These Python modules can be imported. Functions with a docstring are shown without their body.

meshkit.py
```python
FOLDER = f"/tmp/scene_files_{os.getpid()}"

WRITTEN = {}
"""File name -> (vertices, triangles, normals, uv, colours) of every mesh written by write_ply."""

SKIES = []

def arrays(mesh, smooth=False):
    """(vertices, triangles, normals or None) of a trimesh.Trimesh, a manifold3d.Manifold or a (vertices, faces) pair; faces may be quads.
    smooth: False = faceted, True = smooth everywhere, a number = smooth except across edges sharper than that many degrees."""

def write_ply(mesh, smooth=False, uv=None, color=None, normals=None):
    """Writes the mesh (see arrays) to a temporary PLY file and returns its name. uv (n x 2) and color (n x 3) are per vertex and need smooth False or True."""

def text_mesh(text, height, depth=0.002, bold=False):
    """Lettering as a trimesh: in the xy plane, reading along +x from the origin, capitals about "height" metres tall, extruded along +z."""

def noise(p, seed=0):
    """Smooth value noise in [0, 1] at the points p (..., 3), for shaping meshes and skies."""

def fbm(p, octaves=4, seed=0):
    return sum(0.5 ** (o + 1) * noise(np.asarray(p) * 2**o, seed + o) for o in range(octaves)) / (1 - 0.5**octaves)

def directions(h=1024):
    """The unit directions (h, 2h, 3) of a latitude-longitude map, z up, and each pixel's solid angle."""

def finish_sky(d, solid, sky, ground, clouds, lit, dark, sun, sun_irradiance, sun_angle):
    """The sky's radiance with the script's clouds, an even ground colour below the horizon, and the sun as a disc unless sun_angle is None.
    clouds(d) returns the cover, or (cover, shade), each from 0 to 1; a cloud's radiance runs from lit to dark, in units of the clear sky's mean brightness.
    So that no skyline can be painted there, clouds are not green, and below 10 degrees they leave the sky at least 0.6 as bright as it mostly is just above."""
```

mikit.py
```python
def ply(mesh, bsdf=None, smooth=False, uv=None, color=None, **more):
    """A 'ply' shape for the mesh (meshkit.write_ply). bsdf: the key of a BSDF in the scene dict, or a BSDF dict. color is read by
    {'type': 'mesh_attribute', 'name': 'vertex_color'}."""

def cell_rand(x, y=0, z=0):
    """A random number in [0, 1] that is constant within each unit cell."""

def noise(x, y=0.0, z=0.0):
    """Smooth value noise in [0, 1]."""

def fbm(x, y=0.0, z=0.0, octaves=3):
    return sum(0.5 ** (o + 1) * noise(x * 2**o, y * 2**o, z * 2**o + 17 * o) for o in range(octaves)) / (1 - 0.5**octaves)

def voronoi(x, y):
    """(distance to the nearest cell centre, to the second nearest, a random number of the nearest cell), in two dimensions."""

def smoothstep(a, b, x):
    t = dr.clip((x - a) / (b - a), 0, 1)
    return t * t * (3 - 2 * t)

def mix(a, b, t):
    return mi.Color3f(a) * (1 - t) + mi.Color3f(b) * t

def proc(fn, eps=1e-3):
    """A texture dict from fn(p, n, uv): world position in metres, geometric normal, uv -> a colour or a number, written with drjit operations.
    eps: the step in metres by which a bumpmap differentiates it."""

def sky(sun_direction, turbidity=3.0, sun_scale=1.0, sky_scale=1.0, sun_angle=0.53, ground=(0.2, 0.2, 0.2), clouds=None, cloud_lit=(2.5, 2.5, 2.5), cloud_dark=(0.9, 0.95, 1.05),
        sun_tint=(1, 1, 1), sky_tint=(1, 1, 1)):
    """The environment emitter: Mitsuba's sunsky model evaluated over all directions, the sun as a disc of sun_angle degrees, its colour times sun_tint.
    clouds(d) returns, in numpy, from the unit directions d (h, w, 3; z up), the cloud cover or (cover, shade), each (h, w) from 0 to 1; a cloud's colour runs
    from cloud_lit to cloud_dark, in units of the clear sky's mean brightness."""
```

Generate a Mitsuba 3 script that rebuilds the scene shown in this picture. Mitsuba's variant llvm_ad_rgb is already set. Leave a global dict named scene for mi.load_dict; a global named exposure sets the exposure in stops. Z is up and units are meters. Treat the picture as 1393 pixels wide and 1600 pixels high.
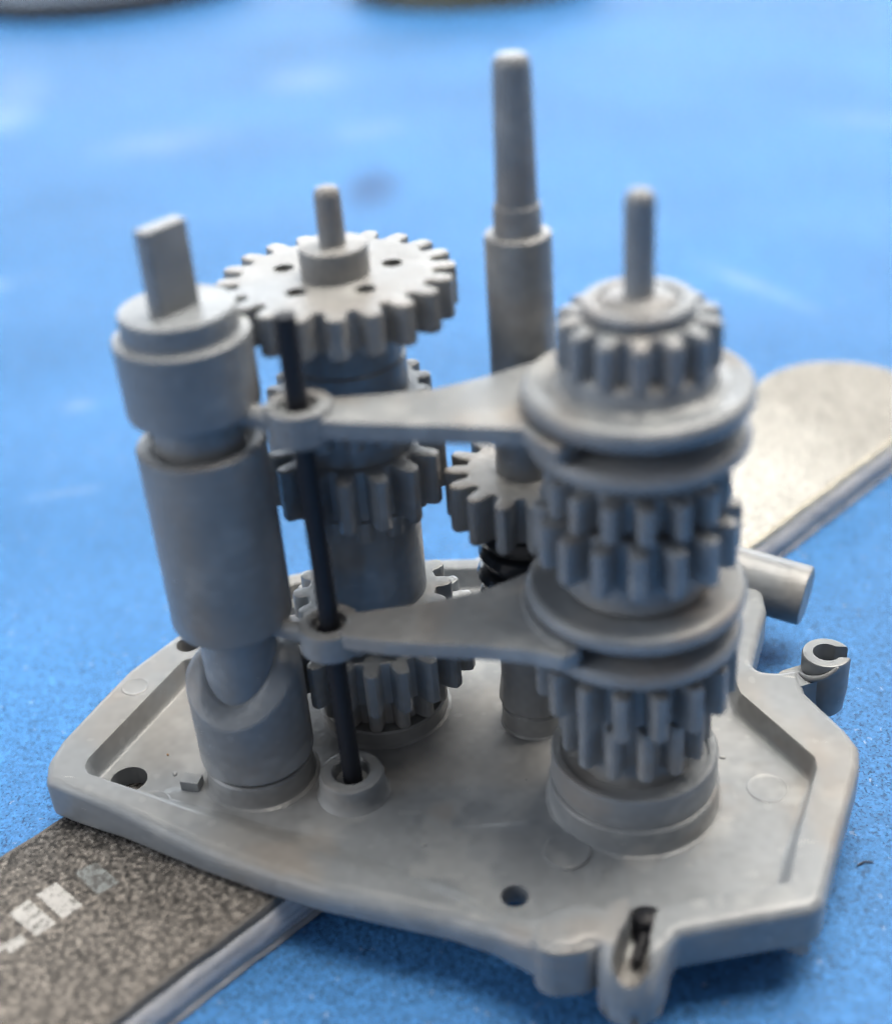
import math
import numpy as np
import drjit as dr
import mitsuba as mi
import manifold3d as m3
import shapely.geometry as sg
import trimesh
import mikit
from mikit import noise, fbm, smoothstep, mix, proc, cell_rand, voronoi

T = mi.ScalarTransform4f
MM = 0.001
scene, labels = {}, {}

# ------------------------------------------------------------------ camera, light, exposure
CAM = np.array([-9.4702, -75.5725, 79.8218]) * MM
FWD = np.array([-0.034556, 0.848705, -0.527736])
UPV = np.array([0.055453, 0.528867, 0.846891])
scene['camera'] = {'type': 'thinlens', 'fov': 36.698, 'fov_axis': 'x', 'near_clip': 0.004, 'far_clip': 6.0,
                   'aperture_radius': 0.00138, 'focus_distance': 0.1115,
                   'to_world': T().look_at(origin=CAM.tolist(), target=(CAM + FWD).tolist(), up=UPV.tolist())}
exposure = 0.0
LAMP_AT, LAMP_TO = (0.13, 0.15, 0.62), (-0.01, 0.02, 0.0)
def light_panel(name, at, to, hx, hy, rgb, label):
    scene[name] = {'type': 'rectangle', 'to_world': T().look_at(origin=at, target=to, up=[0, 0.6, 0.8]) @ T().scale([hx, hy, 1]),
                   'bsdf': {'type': 'diffuse', 'reflectance': {'type': 'rgb', 'value': [.5, .5, .5]}},
                   'emitter': {'type': 'area', 'radiance': {'type': 'rgb', 'value': rgb}}}
    labels[name] = {'label': label, 'category': 'lamp', 'kind': 'structure'}
light_panel('lamp_panel', LAMP_AT, LAMP_TO, .26, .20, [18.6, 17.3, 15.3], 'lit white lamp panel hanging over the work surface, outside the picture')
light_panel('sheen_panel', (0.0, 1.35, 0.42), (0.0, 0.0, 0.42), .95, .30, [4.0, 4.4, 4.8], 'added bright light panel beyond the far side of the work surface, outside the picture')  # unseen glowing panel added to give the far mat its sheen
light_panel('side_fill_panel', (-1.15, -0.35, 0.55), (0.0, 0.0, 0.05), .55, .40, [3.4, 3.55, 3.75], 'added bright light panel to the left of the work surface, outside the picture')  # unseen glowing panel added as fill from the left
scene['room_light'] = {'type': 'constant', 'radiance': {'type': 'rgb', 'value': [0.24, 0.25, 0.275]}}

# ------------------------------------------------------------------ materials
def mat(name, color, rough, spec=0.5, bump=None, bscale=0.00003, **kw):
    b = {'type': 'principled', 'base_color': proc(color) if callable(color) else {'type': 'rgb', 'value': list(color)},
         'roughness': proc(rough) if callable(rough) else rough, 'specular': spec, **kw}
    if bump is not None:
        b = {'type': 'bumpmap', 'arbitrary': proc(bump, eps=0.00006), 'scale': bscale, 'bsdf': b}
    scene[name] = {'type': 'twosided', 'bsdf': b}

def grey_color(p, n, uv):
    q = p * 1000.0
    big = fbm(q.x * .16 + 3, q.y * .16 + 7, q.z * .16, 3)
    fine = noise(q.x * 1.7, q.y * 1.7, q.z * 1.7)
    spot = smoothstep(.80, .90, noise(q.x * .9 + 40, q.y * .9, q.z * .9 + 11))
    v = 0.174 + .07 * (big - .5) + .022 * (fine - .5)
    c = mix(mi.Color3f(v * .93, v * 1.0, v * 1.07), mi.Color3f(v * 1.0, v * 1.0, v * .99), smoothstep(.42, .62, fbm(q.x * .11 + 20, q.y * .11, q.z * .11 + 5, 2)))
    # handling wear: pale rubbed film, brown dust, fine pale scratches
    c = mix(c, mi.Color3f(.34, .345, .34), spot * .12)
    film = smoothstep(.55, .75, fbm(q.x * .33 + 8, q.y * .33 + 2, q.z * .33, 3))
    c = mix(c, mi.Color3f(.33, .335, .33), film * .25)
    brown = smoothstep(.56, .74, fbm(q.x * .21 + 60, q.y * .21 + 12, q.z * .3, 3))
    c = mix(c, mi.Color3f(.21, .175, .145), brown * .32)
    a = noise(q.x * .8 + q.y * 5.5, q.y * .8 - q.x * .3, q.z * 3)
    return mix(c, mi.Color3f(.40, .40, .39), smoothstep(.90, .97, a) * smoothstep(.5, .8, noise(q.x * .4, q.y * .4 + 30, q.z * .4)) * .5)

def grey_rough(p, n, uv):
    q = p * 1000.0
    return .20 + .30 * fbm(q.x * .32, q.y * .32, q.z * .32 + 9, 3)

def grey_bump(p, n, uv):
    q = p * 1000.0
    return fbm(q.x * 3.2, q.y * 3.2, q.z * 3.2, 2) + 1.5 * noise(q.x * .55 + 4, q.y * .55, q.z * .55)

mat('grey_plastic', grey_color, grey_rough, .40, grey_bump, .00003)
mat('black_metal', (.013, .014, .018), .5, .22)
mat('black_gloss', (.008, .009, .011), .12, .6)

GLINTS = [  # x, y, half length, half width, angle, strength : pale glints painted into the blue mat colour (millimetres)
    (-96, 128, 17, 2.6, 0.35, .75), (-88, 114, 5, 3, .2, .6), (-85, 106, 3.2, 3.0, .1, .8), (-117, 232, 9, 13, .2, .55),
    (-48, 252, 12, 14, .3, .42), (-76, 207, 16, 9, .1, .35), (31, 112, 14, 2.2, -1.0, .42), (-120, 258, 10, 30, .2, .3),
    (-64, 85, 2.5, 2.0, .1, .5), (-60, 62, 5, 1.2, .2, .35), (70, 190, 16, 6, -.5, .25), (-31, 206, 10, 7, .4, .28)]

def mat_color(p, n, uv):
    q = p * 1000.0
    g = noise(q.x * 6.0, q.y * 6.0) * .65 + noise(q.x * 2.6 + 9, q.y * 2.6) * .35
    big = fbm(q.x * .035, q.y * .035 + 3, 0, 3)
    v = (.55 + .9 * g) * (1 - .45 * smoothstep(.66, .86, noise(q.x * 5.5 + 50, q.y * 5.5))) * (.82 + .36 * big)
    c = mi.Color3f(.037, .140, .335) * v
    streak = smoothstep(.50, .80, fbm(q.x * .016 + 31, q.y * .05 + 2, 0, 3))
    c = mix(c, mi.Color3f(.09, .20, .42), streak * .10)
    for (x, y, a, b, t, s) in GLINTS:
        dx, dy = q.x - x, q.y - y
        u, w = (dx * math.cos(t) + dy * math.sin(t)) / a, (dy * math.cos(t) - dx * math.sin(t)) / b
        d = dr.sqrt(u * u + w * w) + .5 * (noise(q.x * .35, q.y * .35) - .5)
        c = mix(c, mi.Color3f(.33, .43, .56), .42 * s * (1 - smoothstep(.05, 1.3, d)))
    dx, dy = (q.x + 28.5) / 6.5, (q.y - 168) / 15.0   # one soft dark spot painted into the mat colour
    c = mix(c, mi.Color3f(.014, .05, .14), .75 * (1 - smoothstep(.2, 1.15, dr.sqrt(dx * dx + dy * dy))))
    sp = smoothstep(.965, .985, cell_rand(q.x * 2.6, q.y * 2.6, 5)) * smoothstep(.55, .75, noise(q.x * 2.6, q.y * 2.6, 3))
    return mix(c, mi.Color3f(.24, .32, .46), sp * .6)

def mat_bump(p, n, uv):
    q = p * 1000.0
    return noise(q.x * 3.6, q.y * 3.6) + .6 * noise(q.x * 7.3, q.y * 7.3)

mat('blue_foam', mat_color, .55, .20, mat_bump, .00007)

def grit_color(p, n, uv):
    q = p * 1000.0
    s = (q.x + q.y) * .70711
    w = (q.y - q.x) * .70711
    g = cell_rand(q.x * 4.6, q.y * 4.6) * .5 + noise(q.x * 3.1, q.y * 3.1) * .5
    dark = mi.Color3f(.050, .047, .045) * (.05 + 4.2 * g * g * g + .3 * g)
    tan = mi.Color3f(.092, .083, .075) * (.12 + 2.4 * g * g + .6 * g)
    low = mix(dark, tan, smoothstep(-16, -34, s + .9 * (w - 20) + 5 * (fbm(q.x * .3, q.y * .3, 0, 2) - .5)))
    pale = mi.Color3f(.37, .367, .345) * (.35 + 1.15 * g)
    dusty = mi.Color3f(.20, .195, .18) * (.15 + 1.7 * g)
    d = fbm(q.x * .09 + 5, q.y * .09, 0, 3)
    hi = mix(pale, dusty, smoothstep(.15, .95, .9 * d + smoothstep(50, 80, s) * .75 - smoothstep(58, 40, s) * .25 + smoothstep(23, 16.3, w) * .25))
    return mix(low, hi, smoothstep(10, 34, s + 6 * (d - .5)))

def grit_bump(p, n, uv):
    q = p * 1000.0
    return noise(q.x * 5.2, q.y * 5.2) + .6 * noise(q.x * 9.1, q.y * 9.1)

mat('grit', grit_color, .62, .4, grit_bump, .00012)

def core_color(p, n, uv):
    q = p * 1000.0
    g = fbm(q.x * 1.2, q.y * 1.2, q.z * 3, 2)
    lay = smoothstep(.55, .75, noise((q.x + q.y) * .10, 0, q.z * 2.6))
    return mix(mi.Color3f(.38, .38, .39), mi.Color3f(.24, .25, .27), lay * .8) * (.8 + .4 * g)
mat('foam_core', core_color, .8, .2)
def edge_color(p, n, uv):
    q = p * 1000.0
    g = fbm(q.x * 1.5, q.y * 1.5, q.z * 3, 2)
    s = smoothstep(-10, 25, (q.x + q.y) * .70711)
    return mix(mi.Color3f(.105, .10, .095), mi.Color3f(.42, .39, .32), s) * (.7 + .6 * g)
mat('board_edge', edge_color, .8, .2)
def print_color(p, n, uv):
    q = p * 1000.0
    g = cell_rand(q.x * 5.2, q.y * 5.2) * .5 + noise(q.x * 2.4, q.y * 2.4) * .5
    return mix(mi.Color3f(.10, .10, .095), mi.Color3f(.34, .335, .33), smoothstep(.18, .48, g))
mat('print_white', print_color, .6, .4, grit_bump, .0001)
def faint_color(p, n, uv):
    q = p * 1000.0
    g = cell_rand(q.x * 5.2, q.y * 5.2) * .5 + noise(q.x * 2.4, q.y * 2.4) * .5
    return mix(mi.Color3f(.06, .06, .06), mi.Color3f(.16, .175, .18), smoothstep(.3, .7, g))
mat('print_faint', faint_color, .6, .4, grit_bump, .0001)
def tin_color(p, n, uv):
    q = p * 1000.0
    return mi.Color3f(.10, .095, .06) * (.6 + .8 * fbm(q.x * .1, q.y * .1, q.z * .2, 2))
mat('olive_paint', tin_color, .45, .5)
mat('dark_paint', (.035, .032, .03), .5, .5)
mat('rim_metal', (.42, .42, .40), .4, .5, metallic=.6)
mat('dust_white', (.62, .64, .66), .6, .4)
mat('dust_brown', (.22, .13, .075), .6, .4)
mat('fibre_dark', (.03, .03, .035), .7, .3)

# ------------------------------------------------------------------ mesh helpers (millimetres)
def add(key, meshes, bsdf, smooth=32):
    if not isinstance(meshes, (list, tuple)) or (isinstance(meshes, tuple)):
        meshes = [meshes]
    ms = []
    for m in meshes:
        if isinstance(m, m3.Manifold):
            a = m.to_mesh()
            m = (a.vert_properties[:, :3], a.tri_verts)
        v, f = (m.vertices, m.faces) if isinstance(m, trimesh.Trimesh) else m
        ms.append(trimesh.Trimesh(np.asarray(v, float), np.asarray(f), process=False))
    t = trimesh.util.concatenate(ms) if len(ms) > 1 else ms[0]
    t.merge_vertices(digits_vertex=6)
    t = trimesh.Trimesh(t.vertices * MM, t.faces, process=False)
    scene[key] = mikit.ply(t, bsdf, smooth=smooth)
    return key

def tri(polys):
    return m3.triangulate([np.asarray(p, float) for p in polys])

def ccw(p):
    p = np.asarray(p, float)
    a = np.sum(p[:, 0] * np.roll(p[:, 1], -1) - p[:, 1] * np.roll(p[:, 0], -1))
    return p if a > 0 else p[::-1]

def loft(rings, cap0=True, cap1=True):
    """rings of N points each, counter-clockwise seen from above, from the bottom up -> closed mesh"""
    n = len(rings[0])
    v = np.vstack(rings)
    i = np.arange(n)
    j = (i + 1) % n
    f = []
    for k in range(len(rings) - 1):
        a, b = k * n, (k + 1) * n
        f += [np.stack([a + i, a + j, b + j], 1), np.stack([a + i, b + j, b + i], 1)]
    if cap0:
        f.append(tri([rings[0][:, :2]])[:, ::-1])
    if cap1:
        f.append(tri([rings[-1][:, :2]]) + (len(rings) - 1) * n)
    return v, np.vstack(f)

def solid(m):
    v, f = m
    return m3.Manifold(m3.Mesh(np.asarray(v, np.float32), np.asarray(f, np.uint32)))

def normals2(p):
    d = np.roll(p, -1, 0) - np.roll(p, 1, 0)
    d /= np.linalg.norm(d, axis=1, keepdims=True) + 1e-12
    return np.stack([d[:, 1], -d[:, 0]], 1)      # outward for counter-clockwise

def resample(p, step):
    p = np.vstack([p, p[:1]])
    L = np.concatenate([[0], np.cumsum(np.linalg.norm(np.diff(p, axis=0), axis=1))])
    n = max(12, int(L[-1] / step))
    s = np.linspace(0, L[-1], n, endpoint=False)
    return np.stack([np.interp(s, L, p[:, 0]), np.interp(s, L, p[:, 1])], 1)

def rounded(pts, r, step=.35):
    g = sg.Polygon(pts)
    g = g.buffer(-r, quad_segs=12).buffer(2 * r, quad_segs=12).buffer(-r, quad_segs=12)
    return resample(ccw(np.array(g.exterior.coords)[:-1]), step)

def lathe(profile, c, n=72, tilt=(0, 0)):
    """(r, z) from the bottom up; closed"""
    a = np.arange(n) * 2 * np.pi / n
    rings = []
    for r, z in profile:
        r = max(r, 1e-3)
        rings.append(np.stack([c[0] + tilt[0] * z + r * np.cos(a), c[1] + tilt[1] * z + r * np.sin(a), np.full(n, z)], 1))
    return loft(rings)

def bev(r, z0, z1, b=.14):
    """profile of a cylinder with softened edges"""
    return [(r - b, z0), (r - b * .3, z0 + b * .3), (r, z0 + b), (r, z1 - b), (r - b * .3, z1 - b * .3), (r - b, z1)]

def slab(pts, z0, z1, b=.15, r=.3, step=.3, zoff=None):
    p = rounded(pts, r, step)
    nn = normals2(p)
    rings = []
    for d, z in ((b, z0), (b * .3, z0 + b * .3), (0, z0 + b), (0, z1 - b), (b * .3, z1 - b * .3), (b, z1)):
        q = p - nn * d
        o = zoff(q) if zoff else 0.0
        rings.append(np.column_stack([q, np.full(len(q), z) + o]))
    return loft(rings)

def gear_outline(n, ro, rr, phase=0.0, tip=.36, root=.62):
    pts = []
    for k in range(n):
        a0 = phase + 2 * np.pi * k / n
        h = 2 * np.pi / n
        seq = [(-.5, rr), (-.5 + (1 - root) / 2 * .8, rr), (-root / 2, rr + .12 * (ro - rr)), (-(root + tip) / 4 - .03, (ro + rr) / 2),
               (-tip / 2 - .02, ro - .16 * (ro - rr)), (-tip / 2 + .07, ro - .02), (0, ro),
               (tip / 2 - .07, ro - .02), (tip / 2 + .02, ro - .16 * (ro - rr)), ((root + tip) / 4 + .03, (ro + rr) / 2), (root / 2, rr + .12 * (ro - rr)), (.5 - (1 - root) / 2 * .8, rr)]
        for t, r in seq:
            pts.append((r * math.cos(a0 + t * h), r * math.sin(a0 + t * h)))
    return np.array(pts)

def gear(c, n, ro, rr, z0, z1, phase=0.0, b=.16, top=None, tip=.36, root=.62):
    g = gear_outline(n, ro, rr, phase, tip, root)
    nn = normals2(g)
    rings = []
    for d, z in ((b, z0), (b * .3, z0 + b * .3), (0, z0 + b), (0, z1 - b), (b * .3, z1 - b * .3), (b, z1)):
        rings.append(np.column_stack([g - nn * d + c, np.full(len(g), z)]))
    if top:                                   # chamfered crown: (scale, rise) steps
        rings = rings[:-2]
        for s, z in top:
            rings.append(np.column_stack([g * s + c, np.full(len(g), z)]))
    return loft(rings)

def cyl(c, r, z0, z1, n=40):
    return m3.Manifold.cylinder(z1 - z0, r, r, n).translate([c[0], c[1], z0])

def rod_between(a, b, r0, r1=None, bevel=.2, n=48):
    a, b = np.asarray(a, float), np.asarray(b, float)
    L = np.linalg.norm(b - a)
    r1 = r0 if r1 is None else r1
    v, f = lathe([(r0 - bevel, 0), (r0 - bevel * .3, bevel * .3), (r0, bevel), (r1, L - bevel), (r1 - bevel * .3, L - bevel * .3), (r1 - bevel, L)], (0, 0), n)
    z = (b - a) / L
    x = np.cross([0, 1, 0] if abs(z[1]) < .9 else [1, 0, 0], z)
    x /= np.linalg.norm(x)
    y = np.cross(z, x)
    return a + v @ np.stack([x, y, z]), f

# ------------------------------------------------------------------ setting: the blue mat
def mat_sheet():
    xs = np.concatenate([np.linspace(-700, -150, 12), np.linspace(-130, 130, 40), np.linspace(150, 700, 12)])
    ys = np.concatenate([np.linspace(-300, -60, 6), np.linspace(-50, 200, 40), np.linspace(220, 900, 24)])
    X, Y = np.meshgrid(xs, ys)
    Z = .15 * np.sin(X * .021 + .6) * np.sin(Y * .017) * (np.abs(X) + np.abs(Y) > 150)
    v = np.stack([X.ravel(), Y.ravel(), Z.ravel()], 1)
    nx = len(xs)
    i, j = np.meshgrid(np.arange(nx - 1), np.arange(len(ys) - 1))
    a = (j * nx + i).ravel()
    return v, np.vstack([np.stack([a, a + 1, a + nx + 1], 1), np.stack([a, a + nx + 1, a + nx], 1)])
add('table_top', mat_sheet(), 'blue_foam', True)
labels['table_top'] = {'label': 'bright blue grained foam work surface with painted pale glints and specks of dust', 'category': 'table top', 'kind': 'structure'}

# ------------------------------------------------------------------ emery board
BW = 9.45
def board_outline(r, s0=-92.0, s1=70.8, mid=34.7 / math.sqrt(2)):
    a = np.linspace(-np.pi / 2, np.pi / 2, 40)
    sw = [(s1 + r * math.cos(t), r * math.sin(t)) for t in a] + [(s0 - r * math.cos(t), r * math.sin(t)) for t in a[::-1]]
    sw = np.array(sw)
    sw[:, 1] += mid
    k = math.sqrt(.5)
    return ccw(np.stack([(sw[:, 0] - sw[:, 1]) * k, (sw[:, 0] + sw[:, 1]) * k], 1))

def board_layer(zs):
    rings = []
    for d, z in zs:
        p = resample(board_outline(BW + d), .8)
        rings.append((p, z))
    n = min(len(p) for p, _ in rings)
    rr = []
    for d, z in zs:
        p = board_outline(BW + d)
        q = np.vstack([p, p[:1]])
        L = np.concatenate([[0], np.cumsum(np.linalg.norm(np.diff(q, axis=0), axis=1))])
        s = np.linspace(0, L[-1], n, endpoint=False)
        q = np.stack([np.interp(s, L, q[:, 0]), np.interp(s, L, q[:, 1])], 1)
        wob = .04 * np.sin(q[:, 0] * .9 + z) + .035 * np.sin(q[:, 1] * 2.3 + 2 * z)
        q = q + normals2(q) * wob[:, None]
        rr.append(np.column_stack([q, np.full(n, z)]))
    return loft(rr)
add('emery_board', board_layer([(.75, .30), (.95, 1.0), (1.0, 1.9), (.75, 2.8), (.5, 3.1)]), 'foam_core')
add('emery_board__backing_sheet', board_layer([(.9, .02), (1.04, .12), (1.02, .34), (.9, .5)]), 'foam_core')
add('emery_board__edge_layer', board_layer([(.5, 3.0), (.52, 3.3), (.48, 3.7), (.38, 3.86)]), 'board_edge')
add('emery_board__grit_sheet', board_layer([(.10, 3.87), (.06, 3.95), (-.02, 4.0)]), 'grit')
labels['emery_board'] = {'label': 'emery board with black grit worn pale at its rounded end, under the grey model', 'category': 'emery board'}
labels['emery_board__grit_sheet'] = {'label': 'black grit sheet dusted white at the far end'}
MARKS = [([(-46.9, -6.7), (-45.8, -5.4), (-43.1, -7.8), (-44.3, -8.9)], 'print_white'),
         ([(-45.35, -4.95), (-44.1, -3.8), (-41.5, -6.2), (-42.7, -7.4)], 'print_white'),
         ([(-42.9, -2.9), (-41.5, -1.9), (-39.2, -4.1), (-40.6, -5.2)], 'print_faint'),
         ([(-46.6, -9.6), (-45.6, -8.6), (-44.8, -9.4), (-45.8, -10.4)], 'print_white'),
         ([(-49.0, -9.6), (-47.9, -8.4), (-46.3, -9.9), (-47.4, -11.0)], 'print_white')]
for k, (q, m) in enumerate(MARKS):
    p = ccw(q)
    add('emery_board__print_mark' + (f'_{k:03d}' if k else ''), loft([np.column_stack([p, np.full(4, z)]) for z in (4.0, 4.03)]), m, False)

# ------------------------------------------------------------------ gearbox model: base plate
G = 'gearbox_model'
FL = 5.8
OUT = [(-45.9, 3.2, 8), (-46.3, 5.4, 8), (-45.8, 8.0, 8), (-43.9, 12.6, 8), (-42.0, 16.9, 8), (-38.1, 22.4, 8), (-35.4, 25.9, 8), (-30.6, 30.1, 8), (-25.1, 31.8, 8), (-14.6, 31.8, 8),
       (-2, 31.0, 8), (10.5, 29.4, 8), (13.6, 27.4, 8), (14.5, 23.8, 8), (14.3, 21.0, 8), (11.6, 13.3, 8), (12.0, 12.5, 8), (13.4, 12.2, 8), (15.3, 12.6, 8), (15.1, 9.4, 8), (17.2, 4.6, 8), (17.7, 2.6, 8),
       (17.2, 0.6, 8), (14.1, -6.2, 8), (11.4, -12.4, 8), (10.6, -13.0, 8), (1.3, -14.5, 8), (.6, -15.6, 8), (-3.6, -15.6, 8), (-4.3, -14.6, 8), (-5.4, -15.4, 8), (-7.6, -15.4, 7.9),
       (-8.9, -14.3, 7.4), (-10.8, -12.9, 6.7), (-14.1, -11.3, 6.55), (-18.6, -9.8, 6.5), (-23.3, -8.2, 6.5), (-28.2, -6.0, 6.55), (-32.8, -3.7, 6.7), (-36.4, -1.7, 7.1), (-39.6, .1, 7.6), (-43.7, 2.0, 8)]
PK = [(-43.1, 4.6, .0), (-43.0, 5.6, 0), (-37.3, 17.9, 0), (-36.3, 18.0, 0), (-32.5, 24.5, 0), (-28.8, 28.6, 0), (-24.3, 29.7, 0), (-14.6, 29.9, 0), (-3, 29.2, 0), (6.5, 27.6, 0), (9.2, 25.0, 0), (9.6, 14.0, 0), (9.9, 9.6, 0), (14.1, 1.6, 0), (14.0, .4, .1), (11.0, -6.8, .3),
      (9.6, -10.7, .4), (1.6, -12.1, .4), (-1.0, -12.6, .4), (-3.2, -12.4, .5), (-5.0, -12.0, 1.0), (-8.0, -12.3, .3), (-11.0, -11.2, .3), (-14.2, -9.3, .7), (-23.0, -5.3, 1.2), (-31.5, -1.2, 1.2), (-37.2, 1.3, .9), (-41.0, 3.0, .5), (-42.7, 3.8, .3)]

def attr(p, src, k=2):
    """value of the third coordinate carried from the nearest place on the source outline"""
    s = np.array(src, float)
    a, b = s, np.roll(s, -1, 0)
    best, val = np.full(len(p), 1e9), np.zeros(len(p))
    for i in range(len(s)):
        d = b[i, :2] - a[i, :2]
        t = np.clip(((p - a[i, :2]) @ d) / (d @ d), 0, 1)
        e = np.linalg.norm(p - a[i, :2] - t[:, None] * d, axis=1)
        w = e < best
        best[w], val[w] = e[w], (a[i, 2] + t * (b[i, 2] - a[i, 2]))[w]
    return val

def soften(v, k):
    ker = np.ones(k) / k
    return np.convolve(np.concatenate([v[-k:], v, v[:k]]), ker, 'same')[k:-k]

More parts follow.
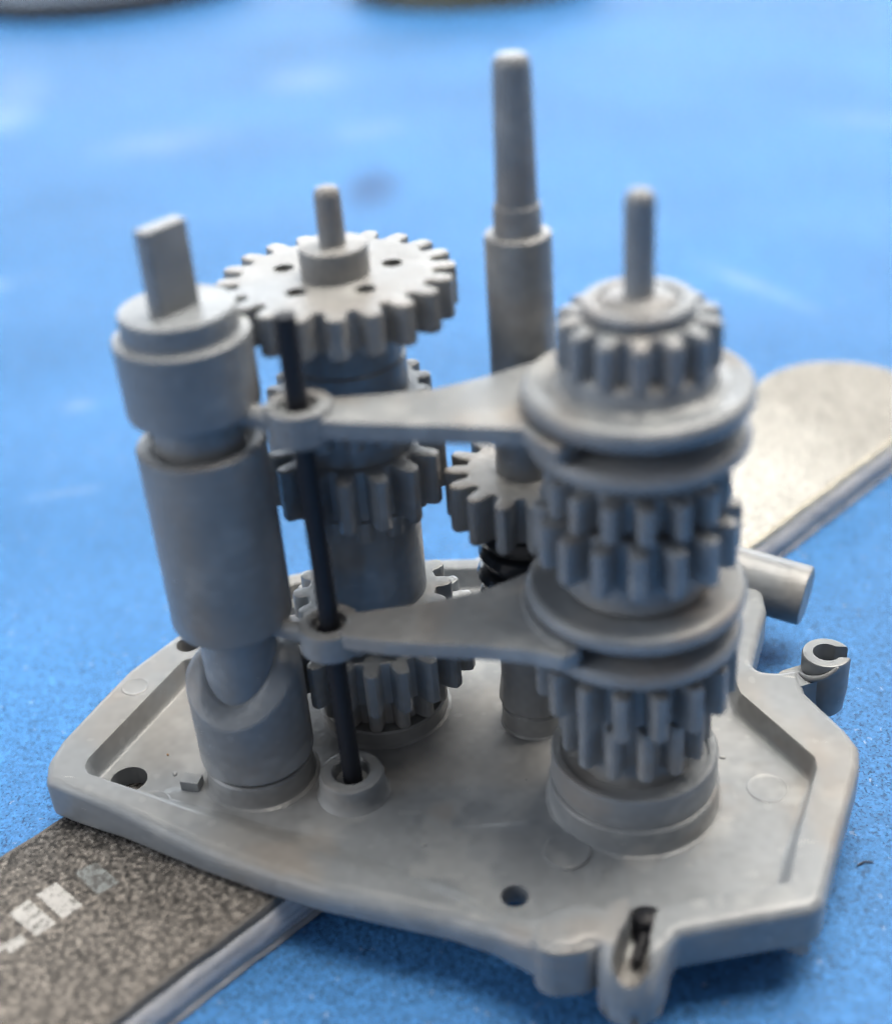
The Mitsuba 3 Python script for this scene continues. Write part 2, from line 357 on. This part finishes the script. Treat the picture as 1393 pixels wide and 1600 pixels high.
def base_plate():
    po = rounded([q[:2] for q in OUT], .75, .3)
    no = normals2(po)
    no = np.stack([soften(no[:, 0], 5), soften(no[:, 1], 5)], 1)
    zt = soften(attr(po, OUT), 9)
    zb = 4.02
    rings = []
    for d, z in ((.7, zb), (.25, zb + .12), (.05, zb + .4), (0, zb + .8)):
        rings.append(np.column_stack([po - no * d, np.full(len(po), z)]))
    soft = 1 + .7 * np.clip((8 - zt) / 1.5, 0, 1)
    for d, z in ((0, -.75), (.05, -.5), (.18, -.26), (.38, -.09), (.62, -.02), (.8, 0)):
        rings.append(np.column_stack([po - no * (d * soft)[:, None], zt + z * soft]))
    v, f = loft(rings, True, False)
    n0, top = len(po), len(v) - len(po)
    pp = rounded([q[:2] for q in PK], .55, .3)
    npk = normals2(pp)
    npk = np.stack([soften(npk[:, 0], 5), soften(npk[:, 1], 5)], 1)
    w = soften(attr(pp, PK), 7)
    # rim height along the pocket edge follows the nearest outer height
    dd = ((pp[:, None] - po[None]) ** 2).sum(-1).argmin(1)
    zp = soften(zt[dd], 9)
    prof = [(0, 0), (.06, .03), (.14, .12), (.3, .5), (.42, .78), (.55, .92), (.75, .98), (1.0, 1.0)]
    gent = [(0, 0), (.12, .04), (.25, .13), (.42, .35), (.6, .65), (.75, .86), (.88, .97), (1, 1)]
    prs = []
    for (d, t), (dg, tg) in zip(prof, gent):
        u = np.clip(w / 1.2, 0, 1)
        run = (d * .75) * (1 - u) + dg * 2.4 * u
        drop = t * (1 - u) + tg * u
        prs.append(np.column_stack([pp - npk * run[:, None], zp - (zp - FL) * drop]))
    m, np_ = len(v), len(pp)
    v = np.vstack([v] + prs)
    ring = tri([rings[-1][:, :2], prs[0][::-1, :2]])
    idx = np.concatenate([top + np.arange(n0), m + np.arange(np_)[::-1]])
    F = [f, idx[ring]]
    i = np.arange(np_)
    j = (i + 1) % np_
    for k in range(len(prs) - 1):
        a, b = m + k * np_, m + (k + 1) * np_
        F += [np.stack([a + i, a + j, b + j], 1), np.stack([a + i, b + j, b + i], 1)]
    F.append(tri([prs[-1][:, :2]]) + m + (len(prs) - 1) * np_)
    s = solid((v, np.vstack(F)))
    def hull(a):
        return m3.Manifold.batch_hull(a)
    # slotted boss on the front edge
    boss = hull([cyl((-1.3, -13.6), 2.4, 4.06, 7.96, 40), cyl((-1.75, -15.0), 2.4, 3.5, 7.0, 40), cyl((-2.0, -15.9), 2.2, 3.1, 5.2, 40)])
    s += boss
    s += hull([cyl((-6.9, -14.2), 1.5, 3.5, 7.6, 32), cyl((-5.4, -14.1), 1.5, 3.5, 7.6, 32)])      # rounded lug beside it
    slot = hull([cyl((-.5, -11.8), .85, 4.9, 9, 28), cyl((-1.75, -15.2), 1.0, 4.4, 9, 28)]) + cyl((-.4, -11.5), 1.3, 4.3, 9, 32) + hull([cyl((-1.6, -14.6), 1.05, 4.4, 9, 28), cyl((-2.05, -16.3), 1.3, 3.8, 9, 28)])
    s -= slot
    # holes
    s -= cyl((-40.0, 5.2), 1.5, 3, 9)
    s -= cyl((-9.4, -8.8), 1.02, 3, 9)
    s -= cyl((-37.2, 20.0), 1.1, 3, 9)
    # small square lug, ejector marks, a raised curved lip in the floor
    s += m3.Manifold.cube([1.5, 1.1, 1.0], True).rotate([0, 0, -14]).translate([-34.6, 4.1, FL + .35])
    for c, r in (((-37.4, 1.7), 1.55), ((-5.4, -4.9), 1.75), ((10.4, .8), 1.6), ((-40.9, 14.4), 1.2)):
        z0 = 5.0
        hit = 8 if c[0] < -40 else (FL if c[0] > 0 else FL + (.18 if c[0] > -10 else .5))
        s += solid(lathe([(r, z0), (r, hit + .03), (r - .1, hit + .08), (r - .25, hit + .05), (r - .4, hit + .015), (.0, hit + .015)], c, 48))
    lip = sg.LineString([(-36.2, 3.2), (-31, 1.0), (-22, -1.6), (-13, -2.6), (-8, -2.4), (-5.4, -2.2), (-3.4, -3.4), (-2.9, -5.4), (-3.4, -8.2), (-4.2, -11)]).buffer(.9, quad_segs=8)
    lp = rounded(np.array(lip.exterior.coords)[:-1], .3, .3)
    ln = normals2(lp)
    s += solid(loft([np.column_stack([lp - ln * d, np.full(len(lp), z)]) for d, z in ((0, 5.2), (0, FL + .01), (.2, FL + .04), (.6, FL + .09))]))
    rs = np.random.default_rng(11)
    for x, y in ((-3.0, -7.1), (-19.2, -6.4), (-8.0, 3.0), (-33.2, 4.4), (-32.2, 3.2), (-36.3, 5.6), (7.6, 4.4), (-12.5, 2.2), (-26.0, -1.5), (-16.0, -3.5), (12.4, -3.2), (-28.5, -4.6)):
        r = rs.uniform(.10, .24)
        s += m3.Manifold.sphere(r, 14).scale([rs.uniform(.8, 1.6), 1, .8]).rotate([0, 0, rs.uniform(0, 180)]).translate([x, y, FL + .02 + (.3 if y < -4 or x < -30 and y < 4.5 else 0)])
    # underside pegs that carry the plate over the mat
    s += cyl((0.1, 4.5), 2.6, .1, 5) + cyl((12.2, 3.0), 1.6, .1, 5)
    s += hull([cyl((9.7, -11.6), .8, 3.0, 5, 24), cyl((10.3, -12.1), .6, 2.9, 5, 24)])
    return s
add(G + '__base_plate', base_plate(), 'grey_plastic', 28)
labels[G] = {'label': 'unpainted grey plastic model gearbox with gears and shafts, standing on an emery board', 'category': 'gearbox model'}

MAIN, DRUM, ROD, CEN, TALL = np.array([.13, .76]), np.array([-29.15, 5.3]), np.array([-21.72, 2.6]), np.array([-19.45, 12.9]), np.array([-6.76, 10.42])
BP = G + '__base_plate'
def boss(k, prof, c, n=72):
    add(BP + '__bearing_boss' + (f'_{k:03d}' if k else ''), lathe(prof, c, n), 'grey_plastic')
boss(0, [(6.75, 5.5), (6.75, 5.82), (6.5, 5.95), (6.42, 6.3), (6.42, 8.0), (6.3, 8.16), (6.12, 8.22), (6.1, 8.4), (6.18, 8.48), (6.26, 8.65), (6.22, 10.75), (6.1, 10.95), (5.8, 11.0), (5.55, 10.9), (5.5, 10.4)], MAIN, 96)
boss(1, [(5.6, 5.5), (5.6, 5.82), (5.36, 5.95), (5.3, 6.2), (5.3, 7.1), (5.15, 7.28), (4.8, 7.3)], CEN)
boss(2, [(4.7, 5.5), (4.7, 5.85), (4.4, 6.0), (4.3, 6.3), (4.25, 7.75), (4.1, 7.95), (3.6, 8.0)], DRUM)
boss(3, [(2.9, 5.5), (2.9, 5.85), (2.7, 6.1), (2.6, 6.6), (2.55, 7.6), (2.42, 7.85), (2.2, 7.95), (1.55, 7.93), (1.42, 7.8), (1.3, 7.0)], ROD + [.15, .05])
boss(4, [(3.0, 5.5), (3.0, 5.85), (2.85, 6.0), (2.8, 7.6), (2.6, 7.8), (2.45, 7.9)], TALL)

add(BP + '__slot_pin', [lathe([(.6, 4.35), (1.0, 4.6), (1.1, 5.2), (1.0, 5.9), (.7, 6.3), (.02, 6.45)], (-.42, -11.5), 32), rod_between([-.6, -12.2, 5.3], [-1.5, -14.4, 4.9], .42, .36, .12, 20)], 'black_metal')
labels[BP + '__slot_pin'] = {'label': 'dark pin lying in the open slot of the front edge'}
# axle stub, clip ring
d = np.array([4.9, -2.45, -.45]); d /= np.linalg.norm(d)
e1 = np.array([18.65, 24.2, 6.6])
add(BP + '__axle_stub', [rod_between(e1 - d * 13, e1, 2.85, 2.78, .28, 56)], 'grey_plastic')
def clip():
    s = solid(lathe([(1.55, 3.9), (1.75, 4.2), (1.95, 6.3), (1.98, 9.3), (1.9, 9.5), (1.75, 9.55)], (17.35, 12.3), 48))
    s -= cyl((17.35, 12.3), 1.12, 6.5, 11, 36)
    s -= m3.Manifold.cube([3, 1.45, 4.2], True).rotate([0, 0, -8]).translate([19.1, 12.15, 9.6])
    curl = []
    for t in np.linspace(0, 1, 15):
        a = math.radians(196 + 84 * t)
        curl.append(m3.Manifold.sphere(.17 + .1 * math.sin(math.pi * t), 12).translate([17.35 + (2.25 - .15 * t) * math.cos(a), 12.3 + (2.25 - .15 * t) * math.sin(a), 7.95 + 1.5 * t ** 2]))
    for a, b in zip(curl, curl[1:]):
        s += m3.Manifold.batch_hull([a, b])
    s += m3.Manifold.batch_hull([cyl((16.6, 12.0), 1.2, 4.2, 7.9, 24), cyl((14.4, 11.2), 1.2, 4.2, 7.9, 24)])
    return s
add(BP + '__clip_ring', clip(), 'grey_plastic', 30)
labels[BP + '__clip_ring'] = {'label': 'small split ring with a curl of trimmed plastic'}

# ------------------------------------------------------------------ shift drum
D = G + '__shift_drum'
add(D, lathe([(3.2, 7.7), (3.25, 8.6), (2.85, 9), (2.85, 21), (2.9, 22), (3.1, 24), (3.1, 40)], DRUM), 'grey_plastic')
def cam():
    n = 120
    a = np.arange(n) * 2 * np.pi / n
    dz = (a - math.radians(256) + np.pi) % (2 * np.pi) - np.pi
    ad = np.abs(dz)
    zt = np.interp(ad, np.radians([0, 14, 30, 48, 66, 84, 100, 125, 150, 180]), [14.05, 14.15, 14.6, 15.3, 16.0, 16.45, 16.7, 16.8, 16.8, 16.8]) + .9 * np.clip(dz - .9, 0, .7)
    ker = np.ones(9) / 9
    zt = np.convolve(np.concatenate([zt[-8:], zt, zt[:8]]), ker, 'same')[8:-8]
    rings = []
    for r, z in ((4.3, 8.35), (4.45, 8.5), (4.5, 8.8), (4.5, zt - .35), (4.47, zt - .12), (4.36, zt + .05), (3.9, zt + .55), (3.3, zt + .95), (3.0, zt + 1.05), (2.6, zt + 1.05)):
        rings.append(np.stack([DRUM[0] + r * np.cos(a), DRUM[1] + r * np.sin(a), np.broadcast_to(z, (n,))], 1))
    return loft(rings)
add(D + '__cam_collar', cam(), 'grey_plastic', 40)
add(D + '__barrel', lathe([(3.2, 21.55), (4.2, 21.6), (4.4, 21.7), (4.48, 21.95), (4.48, 36.3), (4.4, 36.5), (4.2, 36.6), (3.75, 36.6), (3.55, 36.4), (3.2, 36.1)], DRUM), 'grey_plastic')
add(D + '__cap', lathe([(3.2, 38.95), (4.3, 39.0), (4.5, 39.15), (4.56, 39.4), (4.6, 44.3), (4.52, 44.52), (4.35, 44.6), (3.98, 44.6), (3.9, 44.7), (3.9, 46.1), (3.8, 46.3), (3.6, 46.36), (1.0, 46.3)], DRUM), 'grey_plastic')
ta = math.radians(50)
tw = np.array([[-1.7, -.66], [1.7, -.66], [1.7, .66], [-1.7, .66]])
tp = tw @ np.array([[math.cos(ta), math.sin(ta)], [-math.sin(ta), math.cos(ta)]]) + DRUM + [-.05, -.3]
add(D + '__drive_tab', slab(tp, 46.1, 52.0, .16, .25, .2, zoff=lambda q: .0 * q[:, 0]), 'grey_plastic')

# ------------------------------------------------------------------ shift rod and forks
R_ = G + '__shift_rod'
add(R_, rod_between([ROD[0] + .22, ROD[1], 6.6], [ROD[0] - .12, ROD[1], 46.5], .74, .72, .12), 'black_metal')
labels[R_] = {'label': 'thin black metal rod through both forks'}

def fork(key, hubz, arm, zarm, zoff, ring_z, hub_c, nub):
    hub = solid(lathe([(2.1, hubz[0]), (2.3, hubz[0] + .2), (2.3, hubz[1] - .25), (2.2, hubz[1] - .06), (2.0, hubz[1]), (1.5, hubz[1]), (1.3, hubz[1] - .1), (1.2, hubz[1] - .6)], hub_c, 48))
    hub -= cyl(hub_c, .95, hubz[0] - 1, hubz[1] + 1)
    a = solid(slab(arm, zarm[0], zarm[1], .28, .5, .3, zoff))
    a -= cyl(hub_c, 1.6, 0, 60)
    th = np.radians(np.linspace(112, 226, 40))
    c = np.vstack([np.stack([7.9 * np.cos(th), 7.9 * np.sin(th)], 1), np.stack([5.3 * np.cos(th[::-1]), 5.3 * np.sin(th[::-1])], 1)]) + MAIN
    r = solid(slab(c, ring_z[0], ring_z[1], .25, .3, .3))
    a -= cyl(MAIN, 5.35, 0, 60, 64)
    add(key, hub + a + r, 'grey_plastic', 34)
    add(key + '__guide_pin', rod_between([hub_c[0] - 1.7, hub_c[1] + .3, nub], [hub_c[0] - 4.3, hub_c[1] + 1.3, nub], .85, .75, .25, 24), 'grey_plastic')
A1 = [(-21.6, 4.2), (-19.6, 4.2), (-16.2, 4.3), (-12.8, 4.6), (-9.6, 5.9), (-6.7, 7.6), (-3.6, 8.9), (-2.5, 6.0), (-3.6, -1.5), (-4.6, -3.9), (-6.8, -1.9), (-11.9, -.85), (-18.3, .3), (-20.6, .9)]
fork(G + '__shift_fork', (37.75, 40.25), A1, (38.3, 39.78), None, (38.55, 39.8), ROD, 39.0)
A2 = [(-21.6, 3.6), (-19.5, 3.1), (-16.5, 2.9), (-13.9, 2.9), (-10.3, 3.2), (-7.4, 4.4), (-4.5, 6.4), (-2.5, 6.0), (-3.6, -2.0), (-4.2, -5.2), (-5.4, -5.9), (-8.2, -4.4), (-11.2, -3.2), (-17.5, -1.1), (-20.6, .4)]
fork(G + '__shift_fork_001', (20.2, 22.5), A2, (23.4, 24.75), lambda q: -1.9 * np.clip((-6.5 - q[:, 0]) / 13.5, 0, 1.05), (23.45, 24.8), ROD + [.05, 0], 21.4)

# ------------------------------------------------------------------ main shaft (right)
M = G + '__main_shaft'
def pin(r, z0, z1):
    return [(r, z0), (r, z1 - r * .8), (r * .93, z1 - r * .42), (r * .72, z1 - r * .14), (r * .4, z1 - .02), (0.02, z1)]
add(M, lathe([(4.1, 9.0), (4.2, 9.2), (4.0, 42.0), (2.0, 42.2)] + pin(.95, 46.0, 53.75), MAIN), 'grey_plastic')
add(M + '__gear', gear(MAIN, 14, 5.2, 3.9, 42.9, 45.6, .12, .2, [(.985, 45.68), (.95, 45.86), (.90, 45.95), (.80, 46.0)], .42, .62), 'grey_plastic', 40)
add(M + '__gear_hub', lathe([(3.2, 45.9), (3.5, 46.3), (3.55, 46.75), (3.42, 46.95), (3.2, 47.0), (2.72, 47.0), (2.6, 46.9), (2.5, 46.72), (2.38, 46.72), (2.25, 46.95), (2.0, 47.12), (1.0, 47.2)], MAIN), 'grey_plastic')
def collar(z):
    b0, b1, t0, t1 = z
    return [(4.2, b0), (6.6, b0 + .02), (6.95, b0 + .15), (7.2, b0 + .45), (7.26, b0 + .75), (7.2, b1 - .45), (7.0, b1 - .14), (6.7, b1), (4.4, b1 + .03), (4.3, b1 + .15), (4.3, t0 - .15), (4.4, t0 - .03), (6.8, t0), (7.15, t0 + .15), (7.38, t0 + .5), (7.42, t1 - .65), (7.3, t1 - .25), (7.1, t1 - .06), (6.85, t1)]
add(M + '__selector_collar', lathe(collar((36.9, 38.45, 39.95, 41.5)) + [(6.7, 41.48), (6.0, 41.3), (5.4, 41.4), (5.05, 41.65), (4.85, 42.7), (4.6, 42.95)], MAIN, 120), 'grey_plastic')
add(M + '__gear_001', gear(MAIN, 15, 6.15, 4.6, 32.6, 35.3, .1, .22, None, .40, .64), 'grey_plastic', 40)
add(M + '__gear_002', gear(MAIN, 16, 6.95, 5.1, 28.9, 32.35, .3, .24, None, .40, .62), 'grey_plastic', 40)
add(M + '__selector_collar_001', lathe([(r * 1.022, z) for r, z in collar((21.8, 23.3, 24.9, 26.35))] + [(6.9, 26.3), (5.6, 26.2)], MAIN, 120), 'grey_plastic')
add(M + '__gear_003', gear(MAIN, 16, 7.2, 5.3, 17.2, 21.1, .14, .25, None, .38, .60), 'grey_plastic', 40)
add(M + '__gear_004', gear(MAIN, 14, 5.6, 4.2, 12.2, 16.7, .27, .2, None, .36, .60), 'grey_plastic', 40)
add(M + '__gear_neck', lathe([(4.1, 35.3), (4.3, 35.5), (4.4, 36.7), (4.2, 36.85)], MAIN), 'grey_plastic')
add(M + '__gear_neck_001', lathe([(4.6, 26.36), (5.0, 26.5), (4.9, 28.7), (4.6, 28.88)], MAIN), 'grey_plastic')

# ------------------------------------------------------------------ counter shaft (centre)
C_ = G + '__counter_shaft'
add(C_, lathe([(4.1, 7.0), (4.2, 7.2), (4.4, 16.4), (4.4, 37), (2.0, 42.5)] + pin(.95, 45.0, 51.2), CEN), 'grey_plastic')
def big_gear():
    s = solid(gear(CEN, 20, 8.4, 6.85, 42.0, 45.0, .06, .22, None, .42, .68))
    for k in range(5):
        a = math.radians(-128 + 72 * k)
        s -= cyl(CEN + 4.05 * np.array([math.cos(a), math.sin(a)]), .74, 41, 46, 28)
    return s
add(C_ + '__gear', big_gear(), 'grey_plastic', 36)
labels[C_ + '__gear'] = {'label': 'large flat toothed gear pierced by small round holes'}
add(C_ + '__hub', lathe([(2.44, 44.9), (2.44, 46.85), (2.34, 47.05), (2.15, 47.1), (.9, 47.12)], CEN), 'grey_plastic')
add(C_ + '__collar', lathe([(3.8, 37.0), (4.35, 37.1), (4.4, 37.4), (4.4, 38.6), (4.15, 38.8), (4.15, 40.4), (4.35, 40.6), (4.35, 41.8), (4.1, 42.05)], CEN), 'grey_plastic')
add(C_ + '__gear_001', gear(CEN, 15, 6.1, 5.1, 33.6, 36.3, .2, .2), 'grey_plastic', 40)
add(C_ + '__gear_002', gear(CEN, 15, 6.75, 4.9, 27.3, 31.6, .02, .2), 'grey_plastic', 40)
add(C_ + '__gear_003', gear(CEN, 12, 5.0, 4.35, 25.4, 27.25, .1, .18), 'grey_plastic', 40)
add(C_ + '__gear_004', gear(CEN, 14, 6.4, 5.2, 15.9, 18.2, .05, .2), 'grey_plastic', 40)
add(C_ + '__gear_005', gear(CEN, 20, 8.25, 6.6, 11.3, 15.4, .0, .22), 'grey_plastic', 40)
add(C_ + '__gear_006', gear(CEN, 14, 5.6, 4.4, 7.5, 11.2, .15, .2), 'grey_plastic', 40)

# ------------------------------------------------------------------ tall shaft (behind)
K = G + '__tall_shaft'
add(K, lathe([(2.2, 7.0), (2.3, 7.3), (2.3, 47.75), (2.24, 47.95), (2.05, 48.05), (1.66, 48.06), (1.62, 48.2), (1.62, 49.85), (1.56, 49.98), (1.46, 50.02), (1.42, 50.15), (1.25, 58.9), (1.12, 59.35), (.85, 59.6), (.4, 59.66), (.02, 59.66)], TALL), 'grey_plastic')
add(K + '__gear', gear(TALL, 15, 6.15, 4.5, 26.0, 29.9, .16, .2, None, .36, .64), 'grey_plastic', 40)
add(K + '__washer', [lathe([(2.0, z - 1.0), (3.2, z - .95), (3.8, z - .6), (4.05, z), (3.8, z + .6), (3.2, z + .95), (2.0, z + 1.0)], TALL + [dx, 0]) for z, dx in ((18.9, .05), (20.8, -.1), (22.75, .06), (24.7, -.04))], 'black_gloss')
labels[K + '__washer'] = {'label': 'glossy black rings under the gear of the tall shaft'}
add(K + '__sleeve', lathe([(2.3, 8.0), (2.9, 8.1), (3.0, 8.4), (2.75, 10.5), (2.6, 17.0), (2.3, 17.2)], TALL), 'grey_plastic')

# ------------------------------------------------------------------ far things, dust
def tin(name, c, r, h, body, lab):
    add(name, lathe([(r - 1.5, .1), (r - .4, .5), (r, 1.6), (r, h - 4), (r - .3, h - 3.2), (r - .3, h), (0.02, h)], c, 96), body)
    add(name + '__lid', lathe([(r + .1, h - 3.6), (r + .6, h - 3.2), (r + .6, h + .6), (r, h + 1.2), (0.02, h + 1.2)], c, 96), 'rim_metal')
    labels[name] = {'label': lab, 'category': 'tin'}
tin('round_tin', (-123, 384), 46, 9, 'dark_paint', 'dark blurred round tin at the upper left corner, cut by the edge of the picture')
tin('round_tin_001', (-5, 351), 37, 11, 'olive_paint', 'olive blurred round tin at the top edge behind the tall grey shaft')

rng = np.random.default_rng(5)
def specks(n, box, size, z=0.0):
    out = []
    for _ in range(n):
        x, y = rng.uniform(box[0], box[1]), rng.uniform(box[2], box[3])
        s = rng.uniform(*size)
        m = trimesh.creation.icosphere(subdivisions=1, radius=s)
        m.vertices *= rng.uniform(.6, 1.3, 3)
        m.vertices += rng.normal(0, s * .12, m.vertices.shape)
        m.apply_translation([x, y, z + s * .4])
        out.append(m)
    return out
add('dust', specks(90, (-75, 45, -25, 110), (.03, .085)), 'dust_white', False)
labels['dust'] = {'label': 'fine pale specks of dust scattered over the blue surface', 'category': 'dust', 'kind': 'stuff'}
fp = np.array([[17.0, -2.2, .12], [17.6, -1.9, .2], [18.3, -1.95, .15]])
add('fibre', [rod_between(fp[0], fp[1], .07, .07, .02, 8), rod_between(fp[1], fp[2], .07, .05, .02, 8)], 'fibre_dark', True)
labels['fibre'] = {'label': 'tiny dark fibre lying on the blue surface to the right of the grey plate', 'category': 'fibre'}
cr = trimesh.creation.icosphere(subdivisions=1, radius=.10); cr.apply_translation([-37.3, 7.9, FL + .08])
add('crumb', cr, 'dust_brown', True)
labels['crumb'] = {'label': 'tiny orange brown crumb on the floor of the grey plate left of the drum', 'category': 'crumb'}
